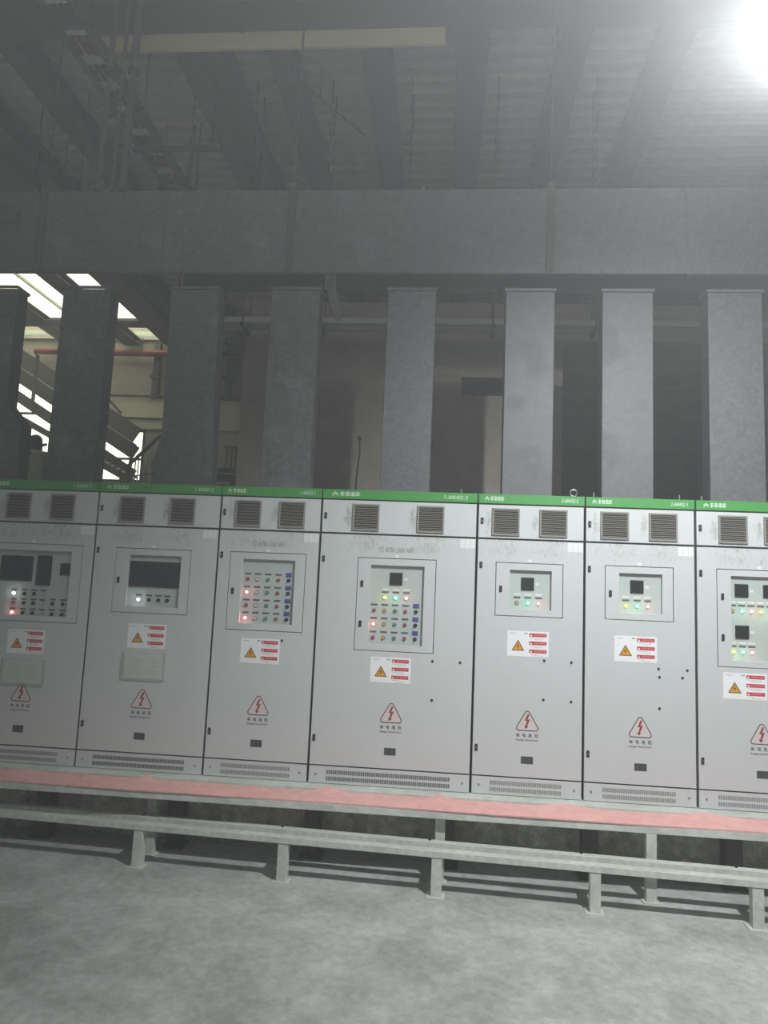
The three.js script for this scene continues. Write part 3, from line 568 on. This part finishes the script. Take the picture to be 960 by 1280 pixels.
const IN = -0.030;           // front of the inner instrument panel
function cabinet(c) {
  const W = c.x1 - c.x0, t = thing('control_cabinet', c.label, 'cabinet', [c.x0, 0.5, 0], 'row of grey control cabinets'), Y0 = 0.5;
  const X = (x) => x - c.x0, Y = (y) => y - Y0;
  const tex = frontTex(W, c.vents.map(([a, b]) => [X(a), X(b)]), c.text && { ...c.text, x: X(c.text.x) }, 100 + Math.round(c.x0 * 10));
  const paint = std({ map: tex, roughness: 0.5 });
  const g = 0.009, [wx0, wx1, wy0, wy1] = c.win, [gx0, gx1, gy0, gy1] = c.glass;
  obj('body', [bx(0.006, W - 0.006, 0, 2.19, -0.8, IN - 0.004)], M.carcass, t);
  obj('door', frontUV(frame(g, W - g, 0.135, 1.853, [[X(wx0), X(wx1), Y(wy0), Y(wy1)]], 0.022), W), paint, t);
  const vp = obj('vent_panel', frontUV(frame(g, W - g, 1.867, 2.118, [], 0.022), W), paint, t);
  const st = std({ map: stripTex(c.code), roughness: 0.45 });
  { const s = frame(g - 0.004, W - g + 0.004, 2.128, 2.2, [], 0.03).translate(0, 0, 0.008), h = clean(s), p = h.attributes.position, uv = new Float32Array(p.count * 2);
    for (let i = 0; i < p.count; i++) { uv[2 * i] = p.getX(i) / W; uv[2 * i + 1] = (p.getY(i) - 2.128) / 0.072; }
    h.setAttribute('uv', new THREE.BufferAttribute(uv, 2)); const o = obj('top_strip', h, st, t); o.userData.label = 'green header strip'; }
  for (const [a, b] of c.vents) { const v = at(obj('fan_grille', grilleGeo, M.grille, t), X((a + b) / 2), Y(2.489), 0); obj('filter', filterGeo, M.filter, v); }
  // plinth with two rows of ventilation slots
  const pl = obj('plinth', frame(g, W - g, 0.004, 0.124, [], 0.022), M.paint, t), n = Math.round((W - 0.28) / 0.016);
  for (const y of [0.04, 0.086]) obj('slot_row', merge(Array.from({ length: n }, (_, k) => bx(0.14 + k * 0.016, 0.14 + k * 0.016 + 0.012, y - 0.014, y + 0.014, -0.001, 0.0015))), c.darkSlots ? M.slotDark : M.slot, pl);
  for (const x of [0.06, W - 0.06]) at(obj('bolt', G.bolt, M.chrome, pl), x, 0.066, 0);
  // locks
  for (const y of [2.16, 0.828]) { const l = at(obj('door_lock', G.lock, M.black, t), 0.035, Y(y), 0); obj('key_slot', G.key, M.chrome, l); }
  { const l = at(obj('panel_lock', G.lock, M.black, t), 0.035, Y(2.494), 0); obj('key_slot', G.key, M.chrome, l); }
  // glazed window door
  const wd = obj('window_door', frame(X(wx0) + 0.005, X(wx1) - 0.005, Y(wy0) + 0.005, Y(wy1) - 0.005, [[X(gx0), X(gx1), Y(gy0), Y(gy1)]], 0.02), M.paint, t);
  obj('pane', bx(X(gx0) - 0.004, X(gx1) + 0.004, Y(gy0) - 0.004, Y(gy1) + 0.004, -0.0075, -0.0045), M.glass, wd);
  for (const y of c.winLocks) { const l = at(obj('window_lock', G.lock, M.black, wd), X(wx0) + 0.04, Y(y), 0); }
  at(obj('name_tag', G.tagPlate, M.plateWhite, t), X((wx0 + wx1) / 2), Y(wy1) + 0.016, 0);
  // instruments behind the glass
  const panel = obj('instrument_panel', bx(X(wx0) - 0.01, X(wx1) + 0.01, Y(wy0) - 0.01, Y(wy1) + 0.01, IN - 0.003, IN), M.inner, t);
  const put = (name, geo, mat, x, y, z = IN) => at(obj(name, geo, mat, panel), X(x), Y(y), z);
  for (const [x, y, kind, lit] of c.items) {
    if (kind === 'meter') { put('digital_meter', G.meterBezel, M.black, x, y); put('meter_display', G.meterFace, M.meter, x, y); put('meter_tag', G.tagPlate, M.plateWhite, x + 0.072, y); continue; }
    if (kind === 'screen') { const [a, b] = lit; put('display_screen', rb(-a / 2, a / 2, -b / 2, b / 2, 0, 0.012, 0.004), M.black, x, y); put('display_glass', bx(-a / 2 + 0.012, a / 2 - 0.012, -b / 2 + 0.012, b / 2 - 0.012, 0.0115, 0.013), M.screen, x, y); continue; }
    if (kind === 'tag') { put('label_plate', G.plate, M[lit], x, y); continue; }
    put('bezel', G.bezel, kind === 'knob' ? M.black : M.chrome, x, y);
    if (kind === 'knob') put('selector_switch', G.knob, M.black, x, y);
    else if (lit) {
      put('indicator_light', G.lens, glowMat[kind], x, y);
      const l = new THREE.PointLight(new THREE.Color().setRGB(...GLOW[kind].map((v) => v / 5.5)), 0.012, 0, 2);
      l.position.set(x, y, IN + 0.0165); l.castShadow = true; l.shadow.radius = 0.2; scene.add(l);
    } else put('push_button', G.button, M[kind], x, y);
  }
  for (const [x, y, k] of c.plates ?? []) put('label_plate', k === 'plateBlue' ? G.plateTall : G.plate, M[k], x, y);
  // print and plates on the door
  at(obj('warning_sign', G.sign, warnMat, t), X(c.sign[0]), Y(c.sign[1]), 0).userData.label = 'white warning sign with yellow triangle and red bars';
  at(obj('danger_label', G.danger, dangerMat, t), X(c.tri), Y(1.006), 0).userData.label = 'danger label with a bolt in a triangle';
  at(obj('rating_plate', G.nameplate, plateMat, t), X(c.tri + 0.002), Y(0.757), 0).userData.label = 'dark rating plate';
  obj('number_sticker', [bx(W - 0.125, W - 0.09, 1.78, 1.846, 0, 0.001), bx(W - 0.086, W - 0.052, 1.78, 1.846, 0, 0.001), bx(W - 0.048, W - 0.016, 1.78, 1.846, 0, 0.001)], M.plateWhite, t);
  for (const [x, y] of c.holes ?? []) at(obj('hole_plug', G.plug, M.rubber, t), X(x), Y(y), 0);
  if (c.pocket) {
    const [px0, px1, py0, py1] = c.pocket;
    const p = obj('document_pocket', [bx(X(px0), X(px1), Y(py0), Y(py0) + 0.008, 0, 0.014), bx(X(px0), X(px0) + 0.008, Y(py0), Y(py1), 0, 0.014), bx(X(px1) - 0.008, X(px1), Y(py0), Y(py1), 0, 0.014), bx(X(px0), X(px1), Y(py0), Y(py1), 0.012, 0.0135)], M.pocket, t);
    obj('paper_sheet', bx(X(px0) + 0.02, X(px1) - 0.02, Y(py0) + 0.015, Y(py1) - 0.012, 0.004, 0.0055), M.paper, p);
  }
  for (const x of c.studs ?? []) { const s = at(obj('roof_stud', cyl(0.008, 0.01, 0.05, 8).translate(0, 0.025, 0), M.chrome, t), X(x), 2.19, -0.04); }
  if (c.eye) { const e = obj('lifting_eye', new THREE.TorusGeometry(0.026, 0.007, 8, 20), M.chrome, t); at(e, X(c.eye), 2.232, -0.04); obj('stem', cyl(0.009, 0.011, 0.03, 8).translate(0, -0.034, 0), M.chrome, e); }
}
const grid = (xs, ys, kinds, lit) => xs.flatMap((x, i) => ys.map((y, j) => [x, y, kinds[i], !!(lit && lit(i, j))]));
const tags = (xs, ys, dy, k = 'plateDark', blue = -1) => xs.flatMap((x, i) => ys.map((y) => [x, y + dy, i === blue ? 'plateBlue' : k]));
const CABS = [];
{ // leftmost
  const xs = [-0.641, -0.556, -0.476, -0.4];
  CABS.push({ x0: -1, x1: 0, label: 'leftmost grey cabinet with a wide window and one white and one red light', code: '1-4AH01-1', vents: [[-0.765, -0.555], [-0.398, -0.186]], win: [-0.91, -0.09, 1.575, 2.19], glass: [-0.82, -0.18, 1.625, 2.135], winLocks: [1.88],
    items: [[-0.2285, 1.995, 'meter'], [-0.64, 1.99, 'screen', [0.27, 0.2]], [-0.41, 1.98, 'screen', [0.12, 0.24]], [xs[0], 1.792, 'white', true], [xs[0], 1.642, 'red', true], [xs[0], 1.718, 'red', false],
      ...[1.792, 1.718, 1.642].flatMap((y) => [[xs[1], y, 'knob'], [xs[2], y, 'knob'], [xs[3], y, 'pale', false]]), [-0.316, 1.722, 'knob'], [-0.232, 1.722, 'knob'], [-0.316, 1.64, 'knob'], [-0.232, 1.64, 'knob']],
    plates: [...tags(xs, [1.792, 1.718, 1.642], 0.03), ...tags([-0.316, -0.232], [1.722, 1.64], 0.032)], sign: [-0.486, 1.42], tri: -0.48, pocket: [-0.664, -0.308, 1.088, 1.284] });
}
CABS.push({ x0: 0, x1: 1, label: 'grey cabinet with a dark display screen and one white light', code: '1-4AH01-2', vents: [[0.18, 0.39], [0.588, 0.8]], win: [0.18, 0.79, 1.68, 2.185], glass: [0.295, 0.713, 1.734, 2.132], winLocks: [1.932], darkSlots: true,
  items: [[0.505, 1.985, 'screen', [0.42, 0.2]], [0.384, 1.786, 'white', true], [0.466, 1.786, 'knob'], [0.543, 1.786, 'knob'], [0.614, 1.786, 'knob']], plates: tags([0.384, 0.466, 0.543, 0.614], [1.786], 0.034), sign: [0.486, 1.508], tri: 0.49, pocket: [0.309, 0.651, 1.174, 1.384] });
{
  const xs = [1.244, 1.322, 1.403, 1.485, 1.566], ys = [1.98, 1.88, 1.78, 1.682];
  CABS.push({ x0: 1, x1: 1.8, label: 'narrow grey cabinet with four rows of buttons and two lit red lights', code: '1-4AH02-1', vents: [[1.118, 1.328], [1.464, 1.676]], win: [1.1, 1.7, 1.588, 2.189], glass: [1.205, 1.616, 1.645, 2.134], winLocks: [1.884],
    items: grid(xs, ys, ['red', 'pale', 'green', 'red', 'knob'], (i, j) => i === 0 && (j === 1 || j === 3)), plates: tags(xs, ys, 0.042, 'plateDark', 4), sign: [1.384, 1.438], tri: 1.397, holes: [[1.548, 1.525]], text: { x: 1.4, y: 2.235, sx: 0.95 } });
}
{
  const xs = [2.238, 2.318, 2.398, 2.477, 2.556], ys = [1.784, 1.682, 1.58];
  CABS.push({ x0: 1.8, x1: 3, label: 'widest grey cabinet with a meter, a button grid and four lit lights', code: '1-4AH02-2', vents: [[2.043, 2.253], [2.54, 2.75]], win: [2.1, 2.7, 1.48, 2.182], glass: [2.205, 2.611, 1.534, 2.126], winLocks: [1.981, 1.68], darkSlots: true,
    items: [[2.398, 2.027, 'meter'], [2.319, 1.884, 'amber', true], [2.4, 1.884, 'green', true], [2.48, 1.884, 'red', true], ...grid(xs, ys, ['red', 'amber', 'green', 'red', 'knob'], (i, j) => i === 0 && j === 1)],
    plates: [...tags(xs, ys, 0.044, 'plateDark', 4), ...tags([2.319, 2.4, 2.48], [1.884], 0.04), ...tags([2.319, 2.4, 2.48], [1.884], 0.062, 'plateWhite')], sign: [2.384, 1.347], tri: 2.403, holes: [[2.695, 1.427], [2.9, 1.427], [2.7, 1.144]], text: { x: 2.395, y: 2.226, sx: 0.66 }, studs: [2.87] });
}
const small = (x0, x1, o) => CABS.push({ x0, x1, winLocks: [1.985], ...o });
small(3, 3.8, { label: 'narrow grey cabinet with a small meter, one green and one red light', code: '2-4AH02-2', vents: [[3.108, 3.317], [3.462, 3.672]], win: [3.145, 3.645, 1.785, 2.185], glass: [3.252, 3.56, 1.84, 2.13],
  items: [[3.387, 2.03, 'meter'], [3.31, 1.887, 'amber', false], [3.389, 1.887, 'green', true], [3.47, 1.887, 'red', true]], plates: [...tags([3.31, 3.389, 3.47], [1.887], 0.04), ...tags([3.31, 3.389, 3.47], [1.887], 0.064, 'plateWhite')], sign: [3.394, 1.588], tri: 3.4, holes: [[3.515, 1.472], [3.711, 1.468], [3.513, 1.19], [3.712, 1.186]], studs: [3.06], eye: 3.72 });
small(3.8, 4.6, { label: 'narrow grey cabinet with a small meter and amber, green and red lights', code: '2-4AH02-1', vents: [[3.912, 4.122], [4.264, 4.472]], win: [3.948, 4.443, 1.793, 2.192], glass: [4.053, 4.362, 1.847, 2.138],
  items: [[4.186, 2.042, 'meter'], [4.106, 1.9, 'amber', true], [4.188, 1.9, 'green', true], [4.265, 1.9, 'red', true]], plates: [...tags([4.106, 4.188, 4.265], [1.9], 0.04), ...tags([4.106, 4.188, 4.265], [1.9], 0.064, 'plateWhite')], sign: [4.17, 1.588], tri: 4.203, holes: [[4.333, 1.454], [4.535, 1.453], [4.339, 1.396], [4.501, 1.398], [4.338, 1.174]], studs: [3.87, 4.5] });
{
  const r1 = [4.868, 4.933, 4.999, 5.066, 5.132, 5.198], r2 = [4.867, 4.933, 4.998];
  CABS.push({ x0: 4.6, x1: 5.5, label: 'rightmost grey cabinet with a tall window and two rows of lights', code: '2-4AH01-1', vents: [[4.765, 4.968], [5.085, 5.29]], win: [4.747, 5.35, 1.49, 2.198], glass: [4.85, 5.25, 1.542, 2.148], winLocks: [1.996, 1.701],
    items: [[4.932, 2.045, 'meter'], [5.132, 2.045, 'meter'], [4.932, 1.745, 'meter'], [r1[0], 1.896, 'amber', false], [r1[1], 1.896, 'green', true], [r1[2], 1.896, 'red', true], [r1[3], 1.896, 'amber', true], [r1[4], 1.896, 'green', true], [r1[5], 1.896, 'red', true], [r2[0], 1.602, 'amber', true], [r2[1], 1.602, 'green', true], [r2[2], 1.602, 'red', true]],
    plates: [...tags(r1, [1.896], 0.04), ...tags(r2, [1.602], 0.04), ...tags(r1, [1.896], 0.064, 'plateWhite'), ...tags(r2, [1.602], 0.064, 'plateWhite')], sign: [4.935, 1.362], tri: 5.045, studs: [4.66] });
}
CABS.forEach(cabinet);

renderer.render(scene, camera);
